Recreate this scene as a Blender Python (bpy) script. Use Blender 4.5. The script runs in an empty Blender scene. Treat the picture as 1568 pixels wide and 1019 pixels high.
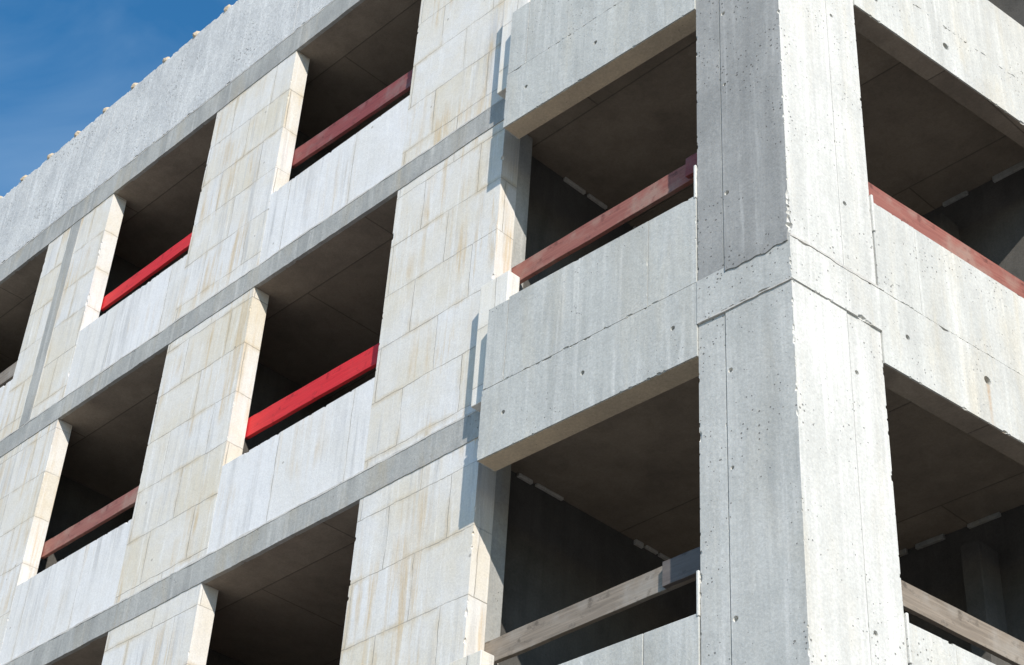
import bpy, bmesh, math, random
from mathutils import Vector, Matrix, noise
random.seed(7)
scene = bpy.context.scene
CAMH = 2.0   # camera height above the ground; building coordinates are relative to eye level

# ------------------------------------------------------------------ materials
class NT:
    def __init__(s, name):
        s.m = bpy.data.materials.new(name); s.m.use_nodes = True
        s.t = s.m.node_tree; s.t.nodes.clear()
        s.out = s.n('ShaderNodeOutputMaterial'); s.b = s.n('ShaderNodeBsdfPrincipled')
        s.l(s.b.outputs[0], s.out.inputs[0])
        s.tc = s.n('ShaderNodeTexCoord').outputs['Object']
    def n(s, t, **k):
        x = s.t.nodes.new(t)
        for a, v in k.items(): setattr(x, a, v)
        return x
    def l(s, a, b): s.t.links.new(a, b)
    def val(s, sock, v):
        if hasattr(v, 'links') or isinstance(v, bpy.types.NodeSocket): s.l(v, sock)
        else: sock.default_value = v
    def map(s, sc, loc=(0,0,0)):
        m = s.n('ShaderNodeMapping'); s.l(s.tc, m.inputs['Vector'])
        m.inputs['Scale'].default_value = sc; m.inputs['Location'].default_value = loc
        return m.outputs[0]
    def noise(s, scale, detail=4, rough=.55, vec=None, dist=0):
        x = s.n('ShaderNodeTexNoise'); s.l(vec or s.tc, x.inputs['Vector'])
        x.inputs['Scale'].default_value = scale; x.inputs['Detail'].default_value = min(detail, 5)
        x.inputs['Roughness'].default_value = rough; x.inputs['Distortion'].default_value = dist
        return x.outputs[0]
    def rng(s, v, a, b, c=0., d=1.):
        x = s.n('ShaderNodeMapRange'); s.l(v, x.inputs[0])
        for i, q in enumerate((a, b, c, d)): x.inputs[i+1].default_value = q
        return x.outputs[0]
    def math(s, op, a, b=0.):
        x = s.n('ShaderNodeMath', operation=op); s.val(x.inputs[0], a); s.val(x.inputs[1], b)
        return x.outputs[0]
    def mix(s, f, a, b, mode='MIX'):
        x = s.n('ShaderNodeMix', data_type='RGBA', blend_type=mode)
        s.val(x.inputs[0], f)
        for k, v in ((6, a), (7, b)):
            if isinstance(v, tuple): v = (*v, 1) if len(v) == 3 else v
            s.val(x.inputs[k], v)
        return x.outputs[2]
    def bump(s, h, strength, dist=.01, prev=None):
        x = s.n('ShaderNodeBump'); x.inputs['Strength'].default_value = strength
        x.inputs['Distance'].default_value = dist; s.l(h, x.inputs['Height'])
        if prev: s.l(prev, x.inputs['Normal'])
        return x.outputs[0]
    def brick(s, vec, bw, rh, ms, smooth, a=(0,0,0,1), b=(1,1,1,1), m=(.5,.5,.5,1), off=.5):
        k = s.n('ShaderNodeTexBrick'); s.l(vec, k.inputs['Vector'])
        k.inputs['Scale'].default_value = 1; k.inputs['Brick Width'].default_value = bw
        k.inputs['Row Height'].default_value = rh; k.inputs['Mortar Size'].default_value = ms
        k.inputs['Mortar Smooth'].default_value = smooth
        k.inputs['Color1'].default_value = a; k.inputs['Color2'].default_value = b
        k.inputs['Mortar'].default_value = m; k.offset = off
        return k
    def finish(s, col, nrm=None, rough=.88, spec=.25):
        s.val(s.b.inputs['Base Color'], col if not isinstance(col, tuple) else (*col, 1))
        s.b.inputs['Roughness'].default_value = rough
        s.b.inputs['Specular IOR Level'].default_value = spec
        if nrm: s.l(nrm, s.b.inputs['Normal'])
        return s.m

def concrete(name, base, dark, streak=.5, bug=.13, blotch=(.4,.65), fine=.5, lines=.3, light=None, bugscale=26, tan=0, panels=None, rust=None):
    s = NT(name)
    n1 = s.noise(1.7, 5, .68)
    col = s.mix(s.rng(n1, *blotch), base, dark)
    st = s.noise(1.0, 4, .6, s.map((7, 7, .5)), .3)
    col = s.mix(s.rng(st, .5, .72, 0, streak), col, tuple(c*.68 for c in dark))
    if light:
        st2 = s.noise(1.0, 4, .6, s.map((10, 10, .7), (3, 5, 1)), .5)
        col = s.mix(s.rng(st2, .52, .68, 0, .75), col, light)
    if tan:
        tn = s.noise(1.0, 4, .6, s.map((4, 4, .8), (8, 2, 3)), .6)
        col = s.mix(s.rng(tn, .52, .72, 0, tan), col, (base[0]*.95, base[1]*.82, base[2]*.62))
    bl = s.noise(1.0, 3, .6, s.map((34, 34, .5), (1, 2, 7)))
    col = s.mix(s.rng(bl, .38, .62, 0, lines), col, tuple(c*.78 for c in base))
    n3 = s.noise(55, 4, .78)
    col = s.mix(fine, col, s.mix(1., col, s.mix(s.rng(n3, .3, .7), (.70, .70, .70), (1.28, 1.28, 1.28)), 'MULTIPLY'))
    v = s.n('ShaderNodeTexVoronoi'); s.l(s.tc, v.inputs['Vector']); v.inputs['Scale'].default_value = bugscale
    clus = s.rng(s.noise(2.2, 3), .38, .66, .1, 1.35)
    mask = s.rng(s.math('SUBTRACT', s.math('MULTIPLY', clus, bug), v.outputs['Distance']), 0, .03)
    col = s.mix(s.math('MULTIPLY', mask, .65), col, (.08, .077, .07))
    nb = s.bump(n3, .4, .005)
    nb = s.bump(s.noise(9, 4, .6), .4, .012, nb)
    nb = s.bump(s.math('SUBTRACT', 1., mask), .9, .008, nb)
    if rust:
        sp = s.n('ShaderNodeSeparateXYZ'); s.l(s.tc, sp.inputs[0])
        dx = s.math('ABSOLUTE', s.math('SUBTRACT', sp.outputs[1], rust[1]))
        m1 = s.rng(dx, .004, .022, 1, 0)
        m2 = s.rng(sp.outputs[2], rust[2]-.35, rust[2]-.03, .25, 1)
        m3 = s.rng(sp.outputs[2], rust[2]-.03, rust[2]-.01, 1, 0)
        m4 = s.rng(s.noise(30, 4, .7), .3, .6, .3, 1)
        col = s.mix(s.math('MULTIPLY', s.math('MULTIPLY', m1, m2), s.math('MULTIPLY', s.math('MULTIPLY', m3, m4), .8)), col, (.42, .25, .12))
    if panels:
        k = s.brick(s.tc, panels[0], panels[1], .007, .3)
        sc = s.n('ShaderNodeSeparateColor'); s.l(k.outputs['Color'], sc.inputs[0])
        col = s.mix(s.math('MULTIPLY', sc.outputs[0], .4), col, tuple(c*.65 for c in dark))
        col = s.mix(s.math('MULTIPLY', k.outputs['Fac'], .6), col, tuple(c*.4 for c in dark))
        nb = s.bump(k.outputs['Fac'], .6, .01, nb)
    return s.finish(col, nb)

def blocks(name, bw, rh, ox, oz, c1, c2, stain=.6, joint=1.):
    s = NT(name)
    sp = s.n('ShaderNodeSeparateXYZ'); s.l(s.tc, sp.inputs[0])
    cb = s.n('ShaderNodeCombineXYZ')
    wob = s.math('MULTIPLY', s.math('SUBTRACT', s.noise(4, 4, .65), .5), .035)
    s.l(s.math('ADD', s.math('ADD', s.math('ADD', sp.outputs[0], sp.outputs[1]), ox), wob), cb.inputs[0])
    s.l(s.math('ADD', s.math('ADD', sp.outputs[2], oz), wob), cb.inputs[1])
    k = s.brick(cb.outputs[0], bw, rh, .0045, .4)
    kw = s.brick(cb.outputs[0], bw, rh, .05, 1.0)
    rv = s.n('ShaderNodeSeparateColor'); s.l(k.outputs['Color'], rv.inputs[0]); fac = k.outputs['Fac']
    big = s.noise(1.3, 5, .7)
    f = s.math('ADD', s.math('MULTIPLY', rv.outputs[0], .6), s.rng(big, .38, .66, 0, .65))
    col = s.mix(s.rng(f, .15, 1.1), c1, c2)
    st2 = s.noise(1.0, 5, .68, s.map((13, 13, .7), (2, 2, 5)), .3)
    g2 = s.rng(s.noise(.7, 3, .5, s.map((1,1,1), (14, 3, 7))), .42, .6)
    col = s.mix(s.math('MULTIPLY', s.rng(st2, .48, .66, 0, .65), g2), col, (.46, .46, .46))
    st3 = s.noise(1.0, 4, .68, s.map((26, 26, 1.2), (7, 2, 5)), .3)
    col = s.mix(s.rng(st3, .54, .68, 0, .5), col, (.82, .815, .80))
    jt = s.math('MULTIPLY', kw.outputs['Fac'], s.rng(s.noise(3.0, 4, .6, s.map((1,1,.6), (4,1,2))), .46, .64))
    col = s.mix(s.math('MULTIPLY', jt, stain*.75), col, (.55, .455, .31))
    st = s.noise(1.0, 5, .68, s.map((12, 12, .75)), .3)
    gate = s.rng(s.noise(1.3, 3, .5, s.map((1,1,1), (4, 9, 2))), .47, .62)
    col = s.mix(s.math('MULTIPLY', s.math('MULTIPLY', s.rng(st, .49, .65), gate), stain), col, (.58, .45, .28))
    n3 = s.noise(70, 4, .75)
    col = s.mix(.45, col, s.mix(1., col, s.mix(s.rng(n3, .3, .7), (.77,.77,.77), (1.2,1.2,1.2)), 'MULTIPLY'))
    jn = s.rng(s.noise(4, 5, .65), .36, .6, .22*joint, .95*joint)
    col = s.mix(s.math('MULTIPLY', fac, jn), col, (.34, .315, .275))
    v = s.n('ShaderNodeTexVoronoi'); s.l(s.tc, v.inputs['Vector']); v.inputs['Scale'].default_value = 3.2
    mask = s.rng(s.math('SUBTRACT', .05, v.outputs['Distance']), 0, .02)
    col = s.mix(s.math('MULTIPLY', mask, .6), col, (.25, .23, .2))
    nb = s.bump(n3, .35, .004)
    nb = s.bump(s.noise(5, 5, .6), .35, .015, nb)
    nb = s.bump(rv.outputs[0], .5, .008, nb)
    nb = s.bump(s.math('SUBTRACT', 1., fac), .6, .006, nb)
    return s.finish(col, nb, .93, .15)

def board_mat(name, base, dark, grey=(.25,.22,.2), wear=.4):
    s = NT(name)
    g = s.noise(1.0, 5, .6, s.map((1.6, 1.6, 40)), .6)
    col = s.mix(s.rng(g, .35, .7), base, dark)
    w = s.noise(3.5, 5, .65)
    col = s.mix(s.rng(w, .5, .68, 0, wear), col, grey)
    w2 = s.noise(1.0, 4, .7, s.map((9, 9, 14)))
    col = s.mix(s.rng(w2, .56, .7, 0, .7), col, tuple(c*.45 for c in dark))
    nb = s.bump(g, .5, .005)
    return s.finish(col, nb, .6, .3)

HX, HY, HZ = -5.018+.104*1.76, 6.673+.9946*1.76, 6.77-.075
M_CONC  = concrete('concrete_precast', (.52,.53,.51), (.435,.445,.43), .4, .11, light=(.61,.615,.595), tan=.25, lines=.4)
M_CONCR = concrete('concrete_precast_side', (.61,.61,.575), (.51,.51,.485), .45, .13, light=(.70,.70,.665), tan=.4, lines=.4, rust=(HX, HY, HZ))  # lighter precast copy: stronger sun on the right side put into the colour
M_COL   = concrete('concrete_column', (.67,.665,.63), (.55,.55,.52), .5, .15, light=(.77,.76,.72), tan=.25, lines=.5)  # base lightened to carry the sun on the right face
M_COLM  = concrete('concrete_column_face', (.53,.535,.515), (.43,.44,.425), .5, .17, light=(.61,.61,.59), tan=.15, lines=.45)  # same column concrete, weaker sun on left faces painted in as a darker tone
M_COLD  = concrete('concrete_column_damp', (.38,.38,.37), (.28,.283,.278), .55, .16, blotch=(.35,.6), light=(.46,.46,.45), lines=.5)  # darkest column grey, for the upper shaft's left face and pour edge
M_ROUGH = concrete('concrete_rough_parapet', (.61,.615,.61), (.49,.50,.505), .3, .2, fine=1., lines=.1, light=(.70,.705,.70), bugscale=24)
M_SLAB  = concrete('concrete_slab_edge', (.43,.43,.41), (.32,.325,.315), .5, .12, light=(.53,.525,.50), tan=.6)
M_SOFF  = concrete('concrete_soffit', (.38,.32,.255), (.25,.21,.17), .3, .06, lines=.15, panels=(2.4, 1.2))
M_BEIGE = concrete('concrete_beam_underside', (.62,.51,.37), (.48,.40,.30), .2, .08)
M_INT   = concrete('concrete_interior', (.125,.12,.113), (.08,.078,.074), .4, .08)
M_MORT  = concrete('mortar', (.62,.60,.56), (.50,.485,.455), .2, .1)
M_AACP  = blocks('aerated_block_pier', .656, .515, .31, .12, (.715,.71,.70), (.665,.615,.515), .8)
M_AACS  = blocks('aerated_block_sill', .94, 3.0, .2, .99, (.74,.74,.745), (.68,.665,.63), .4)
M_AACB  = blocks('aerated_block_bright', .656, .515, .31, .12, (.78,.76,.72), (.72,.68,.59), .3)
M_RED   = board_mat('red_board', (.66,.03,.035), (.52,.02,.025), (.55,.05,.05), .3)
M_DRED  = board_mat('dark_red_board', (.27,.07,.065), (.19,.05,.05))
M_PINK  = board_mat('faded_red_board', (.33,.135,.105), (.24,.085,.07), (.36,.27,.22), .55)
M_WOOD  = board_mat('weathered_timber', (.30,.25,.20), (.17,.14,.11), (.36,.335,.30), .5)
M_WOODD = board_mat('dark_timber', (.15,.13,.12), (.10,.085,.08), (.2,.185,.17), .3)

# ------------------------------------------------------------------ building root
root = bpy.data.objects.new('concrete_apartment_building', None)
scene.collection.objects.link(root); root.location = (0, 0, CAMH)

def add_mesh(name, verts, faces, mat, bevel=0, parent=root, mw=None):
    me = bpy.data.meshes.new(name); me.from_pydata(verts, [], faces); me.update()
    bm = bmesh.new(); bm.from_mesh(me); bmesh.ops.recalc_face_normals(bm, faces=bm.faces); bm.to_mesh(me); bm.free()
    o = bpy.data.objects.new(name, me); scene.collection.objects.link(o)
    me.materials.append(mat)
    if parent: o.parent = parent
    if bevel:
        b = o.modifiers.new('b', 'BEVEL'); b.width = bevel; b.segments = 2; b.limit_method = 'ANGLE'
    return o

def prism(name, poly, z0, z1, mat, bevel=.006, parent=root):
    n = len(poly)
    v = [(x, y, z0) for x, y in poly] + [(x, y, z1) for x, y in poly]
    f = [list(range(n))[::-1], list(range(n, 2*n))] + [[i, (i+1) % n, n+(i+1) % n, n+i] for i in range(n)]
    return add_mesh(name, v, f, mat, bevel, parent)

def box(name, x0, x1, y0, y1, z0, z1, mat, bevel=.006, parent=root):
    return prism(name, [(x0,y0),(x1,y0),(x1,y1),(x0,y1)], z0, z1, mat, bevel, parent)

def ragged(name, p0, p1, nrm, z0, z1, mat, proud=.006, depth=.03, a0=.006, a1=.006, step=.035, seed=0):
    """strip lying on a wall between plan points p0,p1 with irregular top/bottom edges"""
    p0 = Vector(p0); p1 = Vector(p1); L = (p1-p0).length; n = max(2, int(L/step)); nv = Vector(nrm)
    rows = []
    for i in range(n+1):
        p = p0.lerp(p1, i/n); s = i*step
        r = lambda k: noise.noise(Vector((s*3.1+seed*17.3, k, seed)))*1.2 + noise.noise(Vector((s*14+seed*3.3, k+5, seed)))*.9
        pr = proud*(1+.35*noise.noise(Vector((s*5, seed, 3))))
        f = p + nv*pr; b = p - nv*depth
        zt = z1 + a1*r(1); zb = z0 + a0*r(9)
        rows.append([(f.x,f.y,zb),(f.x,f.y,zt),(b.x,b.y,zt),(b.x,b.y,zb)])
    v = [q for r in rows for q in r]; f = []
    for i in range(n):
        a = i*4; c = a+4
        for k in range(4):
            f.append([a+k, a+(k+1) % 4, c+(k+1) % 4, c+k])
    f.append([0,1,2,3]); f.append([n*4+k for k in (3,2,1,0)])
    return add_mesh(name, v, f, mat)

def carve(obj, bm):
    me = bpy.data.meshes.new('cut'); bm.to_mesh(me); bm.free()
    c = bpy.data.objects.new('cut', me); scene.collection.objects.link(c); c.parent = root
    bpy.context.view_layer.update()
    m = obj.modifiers.new('bo', 'BOOLEAN'); m.object = c; m.operation = 'DIFFERENCE'; m.solver = 'EXACT'
    m.use_self = True
    while obj.modifiers[0].name != 'bo':
        obj.modifiers.move(len(obj.modifiers)-1, 0)
    bpy.context.view_layer.objects.active = obj
    bpy.ops.object.modifier_apply(modifier='bo')
    bpy.data.objects.remove(c)

def work(obj, holes=(), chips=()):
    """holes: (point, outward normal, radius, depth); chips: (p0, p1, count, rmin, rmax) lumps knocked off along an edge"""
    bm = bmesh.new()
    for (p, nv, r, d) in holes:
        nrm = Vector((nv[0], nv[1], 0)).normalized()
        rot = nrm.to_track_quat('Z', 'Y').to_matrix().to_4x4()
        bmesh.ops.create_cone(bm, cap_ends=True, segments=14, radius1=r*.8, radius2=r, depth=2*d, matrix=Matrix.Translation(Vector(p)) @ rot)
    rc = random.Random(obj.name)
    for (p0, p1, cnt, r0, r1) in chips:
        p0 = Vector(p0); p1 = Vector(p1)
        for q in range(cnt):
            r = r0 + (r1-r0)*rc.random()**2.5
            ctr = p0.lerp(p1, rc.uniform(.02, .98)) + Vector([rc.uniform(-.4, .4)*r for _ in range(3)])
            ret = bmesh.ops.create_icosphere(bm, subdivisions=1, radius=r, matrix=Matrix.Translation(ctr))
            ax = (p1-p0).normalized(); el = rc.uniform(1.0, 3.0)
            for v in ret['verts']:
                d = v.co-ctr
                d += ax*(d.dot(ax)*(el-1))
                d *= .7 + .6*rc.random()
                v.co = ctr+d
    carve(obj, bm)

# ------------------------------------------------------------------ plan geometry
YW = 6.82; TH = .17
E0 = -7.843
OPEN = [(-11.09, -9.132), (-14.32, -12.41), (-17.56, -15.64), (-20.80, -18.88), (-24.05, -22.12)]
XEND = -25.4
A = Vector((-7.60, 6.590)); C = Vector((-5.018, 6.673)); BX = -5.726
dl = (A-C).normalized()
nl = Vector((dl.y, -dl.x)); nl = nl if nl.y < 0 else -nl
dr = Vector((.104, .9946)).normalized()
nr = Vector((dr.y, -dr.x))
def FL(x, out=0.):
    t = (x-C.x)/dl.x
    return tuple(C + dl*t + nl*out)
def FR(t, out=0.):
    return tuple(C + dr*t + nr*out)
def corner(out):
    p = C + nl*out; q = C + nr*out
    det = dl.x*(-dr.y) - (-dr.x)*dl.y
    dx, dy = q.x-p.x, q.y-p.y
    a = (dx*(-dr.y) - (-dr.x)*dy)/det
    return tuple(p + dl*a)
TC = .77; TR = 6.2; TN = 5.4
SOFF = [.77, 3.77, 6.77, 9.77, 12.77]
YB = 9.96
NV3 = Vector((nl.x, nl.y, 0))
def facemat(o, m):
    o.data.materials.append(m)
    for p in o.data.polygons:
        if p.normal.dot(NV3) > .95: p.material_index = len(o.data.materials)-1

# ------------------------------------------------------------------ floors
for i, S in enumerate(SOFF):
    top = i == len(SOFF)-1
    st = .32 if top else .24
    c = corner(-.16)
    poly = [(XEND+.02, YW+.02), (E0+.02, YW+.02), (E0+.05, YW-.03)] + [FL(-7.55, -.16), c, FR(TR, -.16), (-5.5, 16), (XEND+.02, 16)]
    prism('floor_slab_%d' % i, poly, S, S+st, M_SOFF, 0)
    ragged('slab_edge_%d' % i, (XEND, YW), (E0+.2, YW), (0,-1), S-.002, S+st, M_SLAB, .007, .03, .006, .012, seed=i+1)
    ragged('slab_joint_mortar_%d' % i, (XEND, YW), (E0, YW), (0,-1), S+st-.010, S+st+.006, M_MORT, .010, .02, .008, .012, seed=i+20)

    z0 = S+st
    if not top:
        z1 = SOFF[i+1]
        edges = [E0] + [e for o in OPEN for e in (o[1], o[0])] + [XEND]
        for k in range(0, len(edges), 2):
            pr = box('block_pier_%d_%d' % (i, k//2), edges[k+1], edges[k], YW, YW+TH, z0, z1, M_AACP, .005)
            if k < 6 and i >= 1:
                work(pr, (), [((edges[k], YW, z0), (edges[k], YW, z1), 12, .006, .02), ((edges[k+1], YW, z0+.86), (edges[k+1], YW, z1), 7, .006, .018)])
        for k, (a, b) in enumerate(OPEN):
            sw = box('block_sill_wall_%d_%d' % (i, k), a, b, YW+.001, YW+TH, z0, z0+.86, M_AACS, .005)
            if k < 3 and i >= 1:
                work(sw, (), [((a, YW, z0+.86), (b, YW, z0+.86), 12, .006, .02)])
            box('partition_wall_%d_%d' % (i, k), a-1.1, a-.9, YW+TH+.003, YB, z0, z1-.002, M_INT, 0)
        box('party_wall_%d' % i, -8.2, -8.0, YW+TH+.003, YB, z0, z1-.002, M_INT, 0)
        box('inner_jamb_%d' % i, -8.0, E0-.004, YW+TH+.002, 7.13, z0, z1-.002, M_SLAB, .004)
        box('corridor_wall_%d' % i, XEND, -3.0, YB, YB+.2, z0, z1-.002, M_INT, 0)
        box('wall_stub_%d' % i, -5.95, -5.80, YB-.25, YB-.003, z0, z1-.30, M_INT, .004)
        rr = random.Random(i)
        y = 7.16
        while y < 9.9:
            L = rr.uniform(.08, .32)
            if rr.random() < .85 - .2*(y-7.1):
                box('mortar_bed', -8.0, -7.972, y, y+L, z1-.035*rr.uniform(.6,1.2), z1-.001, M_MORT, .004)
            y += L + rr.uniform(.01, .06)
        x = -7.9
        while x < -3.2:
            L = rr.uniform(.08, .4)
            if rr.random() < .7:
                box('mortar_bed', x, x+L, YB-.03, YB, z1-.045*rr.uniform(.6,1.2), z1-.001, M_SLAB, .004)
            x += L + rr.uniform(.01, .1)
        if i == 3:
            n = 40; vv = []; ff = []
            for q in range(n+1):
                z = z0+.015 + (z1-z0-.03)*q/n
                xl = -15.16+.014*noise.noise(Vector((z*6, 1, 0)))+.01*noise.noise(Vector((z*20, 1, 3)))
                xr = -14.95+.014*noise.noise(Vector((z*6, 7, 0)))+.01*noise.noise(Vector((z*20, 8, 3)))
                yf = YW-.005
                vv += [(xl, yf, z), (xr, yf, z), (xr, YW+.01, z), (xl, YW+.01, z)]
                if q:
                    a0 = (q-1)*4; b0 = q*4
                    for kk in range(4): ff.append([a0+kk, a0+(kk+1)%4, b0+(kk+1)%4, b0+kk])
            ff += [[3,2,1,0], [n*4, n*4+1, n*4+2, n*4+3]]
            add_mesh('concrete_infill_strip', vv, ff, M_SLAB)
    zb = S-.415; zj = S+.145; zn = S-.18; zp = S+.865
    zbr = zb + (.09 if i >= 3 else 0)
    P3 = lambda p, z: (p[0], p[1], z)
    f = prism('spandrel_beam_front_%d' % i, [FL(-7.60), FL(BX-.004), FL(BX-.004,-.165), FL(-7.60,-.165)], zb, zj, M_CONC, .007)
    if i in (2, 3):
        work(f, [((*FL(x), S-.12), nl, .020, .03) for x in (-7.38, -6.67, -5.92)],
             [(P3(FL(-7.6), zb), P3(FL(BX), zb), 14, .004, .014), (P3(FL(-7.6), zj), P3(FL(BX), zj), 22, .005, .016), (P3(FL(-7.6), zb), P3(FL(-7.6), zj), 5, .006, .016)])
    g = prism('spandrel_beam_side_%d' % i, [FR(TC+.004), FR(TN-.004), FR(TN-.004,-.165), FR(TC+.004,-.165)], zbr, zj, M_CONCR, .007)
    if i in (2, 3):
        work(g, [((*FR(1.76), S-.075), nr, .036, .10), ((*FR(1.01), S-.11), nr, .022, .03), ((*FR(3.0), S-.1), nr, .018, .03)],
             [(P3(FR(TC), zbr), P3(FR(TN), zbr), 30, .004, .016), (P3(FR(TC), zj), P3(FR(TN), zj), 50, .006, .022)])
    prism('beam_underside_front_%d' % i, [FL(-7.59,-.012), FL(BX-.01,-.012), FL(BX-.01,-.168), FL(-7.59,-.168)], zb-.003, zb+.01, M_BEIGE, 0)
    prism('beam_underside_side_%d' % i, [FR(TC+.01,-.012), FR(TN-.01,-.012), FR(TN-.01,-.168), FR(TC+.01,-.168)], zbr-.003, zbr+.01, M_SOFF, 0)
    o = -.006
    for k, (xa, xb) in enumerate([(-7.60, -7.410), (-7.405, -6.136), (-6.132, BX-.012)]):
        pp = prism('balcony_parapet_%d_%d' % (i, k), [FL(xa, o-.001*k), FL(xb, o-.001*k), FL(xb, -.15), FL(xa, -.15)], zj+.012, zp-(.02 if k == 0 else 0), M_CONC, .005)
        if i in (2, 3): work(pp, (), [(P3(FL(xa), zp), P3(FL(xb), zp), 3+int((xb-xa)*9), .005, .016), (P3(FL(xa, o), zj+.01), P3(FL(xb, o), zj+.01), 3+int((xb-xa)*9), .005, .016), (P3(FL(xb, o), zj), P3(FL(xb, o), zp), 5, .004, .012)])
    for k, (ta, tb) in enumerate([(TC+.012, 1.18), (1.185, 2.9), (2.905, TN-.01)]):
        pp = prism('side_parapet_%d_%d' % (i, k), [FR(ta, o-.002*(k % 2)), FR(tb, o-.002*(k % 2)), FR(tb, -.15), FR(ta, -.15)], zj+.012, zp, M_CONCR, .005)
        if i in (1, 2, 3) and k < 2: work(pp, (), [(P3(FR(ta), zp), P3(FR(tb), zp), 3+int((tb-ta)*9), .005, .018), (P3(FR(ta, o), zj+.01), P3(FR(tb, o), zj+.01), 4+int((tb-ta)*10), .005, .018)])
    prism('joint_fill_%d' % i, [FL(-7.58,-.03), corner(-.03), FR(TN,-.03), FR(TN,-.14), corner(-.14), FL(-7.58,-.14)], zj-.02, zj+.03, M_INT, 0)
    prism('formwork_fin_%d' % i, [FL(BX-.024, -.002), FL(BX-.006, -.002), FL(BX-.006,-.1), FL(BX-.024,-.1)], zp-.02, zp+.26, M_COL, .004)
    prism('formwork_fin_%d' % i, [FR(TC+.004, .004), FR(TC+.022, .004), FR(TC+.022,-.1), FR(TC+.004,-.1)], zp-.25, zp+.05, M_COL, .004)
    box('block_return_%d' % i, -7.835, -7.54, 6.70, 6.815, zj+.03, zp+.37, M_AACB, .006)
    T = .26
    nd = prism('column_node_%d' % i, [FL(BX, .004), corner(.004), FR(TC, .004), FR(TC, -T), corner(-T), FL(BX, -T)], zn, zj, M_COL, .008)
    cn = corner(.004)
    if i in (2, 3):
        work(nd, (), [(P3(FL(BX), zn), P3(cn, zn), 9, .006, .02), (P3(cn, zn), P3(FR(TC), zn), 9, .006, .02), (P3(cn, zj), P3(FR(TC), zj), 10, .006, .022), (P3(cn, zn), P3(cn, zj), 4, .006, .014)])
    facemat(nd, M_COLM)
    zlo = SOFF[i-1]+.145 if i else -CAMH
    gx = -5.52
    pl = [FL(BX, -.012), FL(gx-.006, -.012), FL(gx-.006, -.022), FL(gx+.006, -.022), FL(gx+.006, -.006), corner(-.006),
          FR(.47, -.006), FR(.47, -.020), FR(.480, -.020), FR(.480, -.012), FR(TC, -.012), FR(TC, -T), corner(-T), FL(BX, -T)]
    sh = prism('column_shaft_%d' % i, pl, zlo, zn, M_COL, .006)
    cc = corner(-.006)
    if i >= 1:
        ch = [(P3(cc, zlo), P3(cc, zn), 24, .005, .015), (P3(FL(BX, -.012), zlo), P3(FL(BX, -.012), zn), 16, .005, .014), (P3(FR(TC, -.012), zlo), P3(FR(TC, -.012), zn), 16, .005, .014),
              (P3(FL(gx-.004, -.012), zlo), P3(FL(gx-.004, -.012), zn), 16, .004, .012), (P3(FR(.475, -.008), zlo), P3(FR(.475, -.008), zn), 16, .004, .013)]
        if i == 3: ch.append((P3(cc, zlo), P3(cc, zlo+.45), 16, .012, .03))
        work(sh, [((*FL(-5.485), zn-.45), nl, .020, .03), ((*FL(-5.485), zlo+.6), nl, .021, .03), ((*FL(-5.485), zlo+1.55), nl, .015, .03),
                   ((*FR(.53), zn-.42), nr, .019, .03), ((*FR(.53), zlo+.56), nr, .020, .03)], ch)
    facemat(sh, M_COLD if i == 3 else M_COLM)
    if i == 3:
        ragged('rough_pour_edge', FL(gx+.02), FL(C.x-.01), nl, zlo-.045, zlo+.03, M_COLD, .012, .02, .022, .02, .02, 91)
        ragged('rough_pour_edge_side', FR(.0), FR(TC), nr, zlo-.004, zlo+.012, M_MORT, .008, .02, .01, .01, .02, 93)
    prism('side_column_%d' % i, [FR(TN, .004), FR(TR, .004), FR(TR, -T), FR(TN, -T)], zlo, zj, M_COL, .008)
    ragged('node_smear_front_%d' % i, FL(BX), FL(C.x), nl, zn-.005, zn+.004, M_MORT, .004, .02, .008, .004, .03, seed=60+i)

zr = 13.09
box('base_wall', XEND, -7.62, YW+.004, YW+TH, -CAMH, .765, M_ROUGH, .006)
xs = [XEND, -22.0, -18.4, -14.8, -11.2, -7.62]
for k in range(5):
    rp = box('roof_parapet_panel_%d' % k, xs[k]+.003, xs[k+1]-.003, YW-.012, YW+.2, zr+.004, 14.48, M_ROUGH, .010)
    if k >= 1: work(rp, (), [((xs[k], YW-.012, 14.48), (xs[k+1], YW-.012, 14.48), 40, .008, .03), ((xs[k], YW-.012, zr), (xs[k+1], YW-.012, zr), 40, .008, .03)])
prism('roof_parapet_corner', [(-7.61, YW-.012), FL(-7.55, .0), corner(0), FR(TR), FR(TR,-.2), corner(-.2), FL(-7.4,-.2), (-7.61, YW+.2)], 13.7, 14.48, M_ROUGH, .01)
box('end_wall', XEND, XEND+.2, YW+TH+.01, 16, -CAMH, 13.09, M_ROUGH, .01)
box('rear_wall', XEND, -5.0, 16, 16.2, -CAMH, 13.09, M_ROUGH, .01)
x = -7.9
rb = random.Random(3)
while x > XEND:
    bm = bmesh.new(); bmesh.ops.create_icosphere(bm, subdivisions=2, radius=.055)
    for v in bm.verts:
        v.co *= 1+.4*noise.noise(v.co*30+Vector((x,0,0)))
    me = bpy.data.meshes.new('lifting_anchor'); bm.to_mesh(me); bm.free(); me.materials.append(M_BEIGE)
    o = bpy.data.objects.new('lifting_anchor', me); scene.collection.objects.link(o); o.parent = root
    o.location = (x, YW+.02, 14.50)
    x -= .6*rb.uniform(.96, 1.04)

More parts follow.
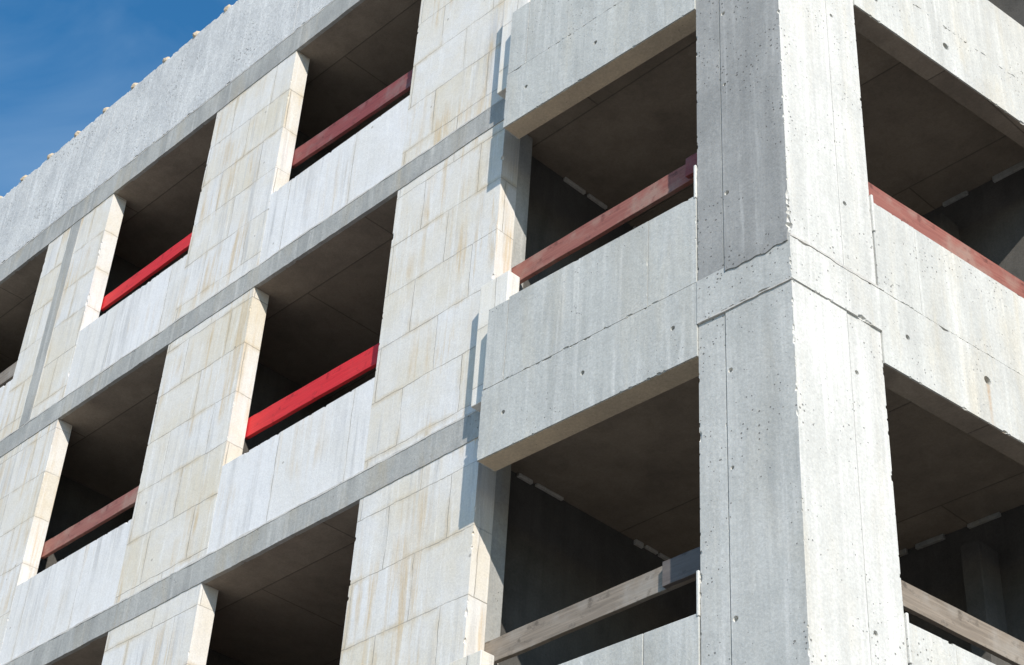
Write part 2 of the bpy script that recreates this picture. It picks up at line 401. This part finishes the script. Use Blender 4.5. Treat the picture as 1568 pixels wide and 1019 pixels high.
# ------------------------------------------------------------------ guard boards (own objects)
def board(p0, p1, za, zb_, h, mat, thick=.035):
    p0 = Vector((*p0, za+CAMH)); p1 = Vector((*p1, zb_+CAMH)); d = (p1-p0); L = d.length
    bm = bmesh.new(); n = 24; rows = []
    rs = random.random()*50
    for i in range(n+1):
        x = L*i/n; w = .005*noise.noise(Vector((x*1.5, rs, 0))); e = .004*noise.noise(Vector((x*6, rs, 5)))
        rows.append([bm.verts.new(q) for q in ((x,-thick/2+w,-h-e),(x,-thick/2+w,w+e),(x,thick/2+w,w+e),(x,thick/2+w,-h-e))])
    for i in range(n):
        for k in range(4): bm.faces.new((rows[i][k], rows[i][(k+1)%4], rows[i+1][(k+1)%4], rows[i+1][k]))
    bm.faces.new(rows[0]); bm.faces.new(rows[-1][::-1])
    bmesh.ops.recalc_face_normals(bm, faces=bm.faces)
    me = bpy.data.meshes.new('guard_rail_board'); bm.to_mesh(me); bm.free(); me.materials.append(mat)
    o = bpy.data.objects.new('guard_rail_board', me); scene.collection.objects.link(o)
    xa = d.normalized(); ya = Vector((-xa.y, xa.x, 0)).normalized(); za_ = xa.cross(ya)
    o.matrix_world = Matrix.Translation(p0) @ Matrix((xa, ya, za_)).transposed().to_4x4()
    b = o.modifiers.new('b', 'BEVEL'); b.width = .003; b.segments = 2; b.limit_method = 'ANGLE'
    return o
yb = YW+TH+.03
F = [S+.24 for S in SOFF]
o1, o2, o3, o4 = OPEN[:4]
def wb(o, fl, mat, a=1.42, b=1.42, h=.2): board((o[0]-.03, yb), (o[1]+.15, yb), fl+a, fl+b, h, mat)
wb(o1, F[3], M_DRED, 1.55, 1.46, .21); wb(o2, F[3], M_RED, 1.42, 1.44, .17); wb(o3, F[3], M_WOOD, 1.4, 1.4)
wb(o1, F[2], M_RED, 1.44, 1.40, .20); wb(o2, F[2], M_PINK, 1.42, 1.42, .17); wb(o3, F[2], M_DRED, 1.3, 1.3)
wb(o2, F[1], M_PINK, 1.42, 1.42, .17); wb(o1, F[1], M_RED, 1.35, 1.35); wb(o3, F[1], M_PINK, 1.4, 1.4)
def cor_board(fl, m1, a, b, h):
    board((-7.99, 7.02), (-5.4, 6.97), fl+a, fl+b, h, m1)
cor_board(F[2], M_PINK, 1.36, 1.30, .175)
board((-6.05, 6.935), (-5.4, 6.93), F[2]+1.305, F[2]+1.285, .16, M_DRED)
cor_board(F[1], M_WOOD, 1.26, 1.24, .17)
board((-6.25, 6.945), (-5.4, 6.94), F[1]+1.24, F[1]+1.232, .165, M_WOODD)
board(FR(.5, -.30), FR(5.6, -.30), F[2]+1.16, F[2]+1.16, .17, M_PINK)
board(FR(.5, -.30), FR(5.6, -.30), F[1]+1.12, F[1]+1.06, .17, M_WOOD)

# ------------------------------------------------------------------ ground
s = NT('gravel_ground')
g1 = s.noise(.15, 5); g2 = s.noise(14, 5, .7)
col = s.mix(s.rng(g1, .35, .65), (.30,.265,.22), (.36,.33,.29)); col = s.mix(s.rng(g2, .4, .6, 0, .6), col, (.20,.18,.16))
MG = s.finish(col, s.bump(g2, .5, .03), .95)
add_mesh('ground', [(-600,-600,0),(600,-600,0),(600,600,0),(-600,600,0)], [(0,1,2,3)], MG, parent=None)

# ------------------------------------------------------------------ light
EL, AZ = 31, 120
w = bpy.data.worlds.new('World'); scene.world = w; w.use_nodes = True
nt = w.node_tree; nt.nodes.clear()
out = nt.nodes.new('ShaderNodeOutputWorld'); bg = nt.nodes.new('ShaderNodeBackground'); bg.inputs[1].default_value = .15
sky = nt.nodes.new('ShaderNodeTexSky'); sky.sky_type = 'NISHITA'; sky.sun_disc = False
sky.sun_elevation = math.radians(EL); sky.sun_rotation = math.radians(AZ)
sky.air_density = 1.0; sky.dust_density = .2; sky.ozone_density = 2.5
hs = nt.nodes.new('ShaderNodeHueSaturation'); hs.inputs['Saturation'].default_value = 1.3; hs.inputs['Value'].default_value = 1.2; hs.inputs['Hue'].default_value = .494
tc = nt.nodes.new('ShaderNodeTexCoord'); mp = nt.nodes.new('ShaderNodeMapping'); mp.inputs['Scale'].default_value = (1.0, 1.0, 1.6); mp.inputs['Location'].default_value = (.3, .1, .2)
nz = nt.nodes.new('ShaderNodeTexNoise'); nz.inputs['Scale'].default_value = 6.0; nz.inputs['Detail'].default_value = 7; nz.inputs['Roughness'].default_value = .5; nz.inputs['Distortion'].default_value = .5
rg = nt.nodes.new('ShaderNodeMapRange'); rg.inputs[1].default_value = .44; rg.inputs[2].default_value = .8; rg.inputs[4].default_value = .42
mx = nt.nodes.new('ShaderNodeMix'); mx.data_type = 'RGBA'; mx.inputs[7].default_value = (3.0, 4.2, 5.6, 1)
nt.links.new(tc.outputs['Generated'], mp.inputs[0]); nt.links.new(mp.outputs[0], nz.inputs['Vector'])
nt.links.new(nz.outputs[0], rg.inputs[0]); nt.links.new(rg.outputs[0], mx.inputs[0])
nt.links.new(sky.outputs[0], hs.inputs['Color'])
nt.links.new(hs.outputs[0], mx.inputs[6]); nt.links.new(mx.outputs[2], bg.inputs[0]); nt.links.new(bg.outputs[0], out.inputs[0])
sd = bpy.data.lights.new('sun', 'SUN'); sd.energy = 5.0; sd.angle = math.radians(.53); sd.color = (1, .925, .825)
so = bpy.data.objects.new('sun', sd); scene.collection.objects.link(so)
e, a = math.radians(EL), math.radians(AZ)
tos = Vector((math.sin(a)*math.cos(e), math.cos(a)*math.cos(e), math.sin(e)))
so.rotation_euler = tos.to_track_quat('Z', 'Y').to_euler(); so.location = tos*60

scene.view_settings.view_transform = 'Standard'; scene.view_settings.look = 'None'
scene.view_settings.exposure = 0; scene.view_settings.gamma = 1

# ------------------------------------------------------------------ camera
cd = bpy.data.cameras.new('camera'); cd.sensor_width = 36; cd.lens = 63.05; cd.clip_end = 3000; cd.clip_start = .05
co = bpy.data.objects.new('camera', cd); scene.collection.objects.link(co)
mx_ = Matrix(((.6971, .3950, .5984), (.7149, -.4473, -.5375), (.0554, .8025, -.5941))).to_4x4()
co.matrix_world = Matrix.Translation((0, 0, CAMH)) @ mx_
scene.camera = co
print('objects', len(bpy.data.objects))
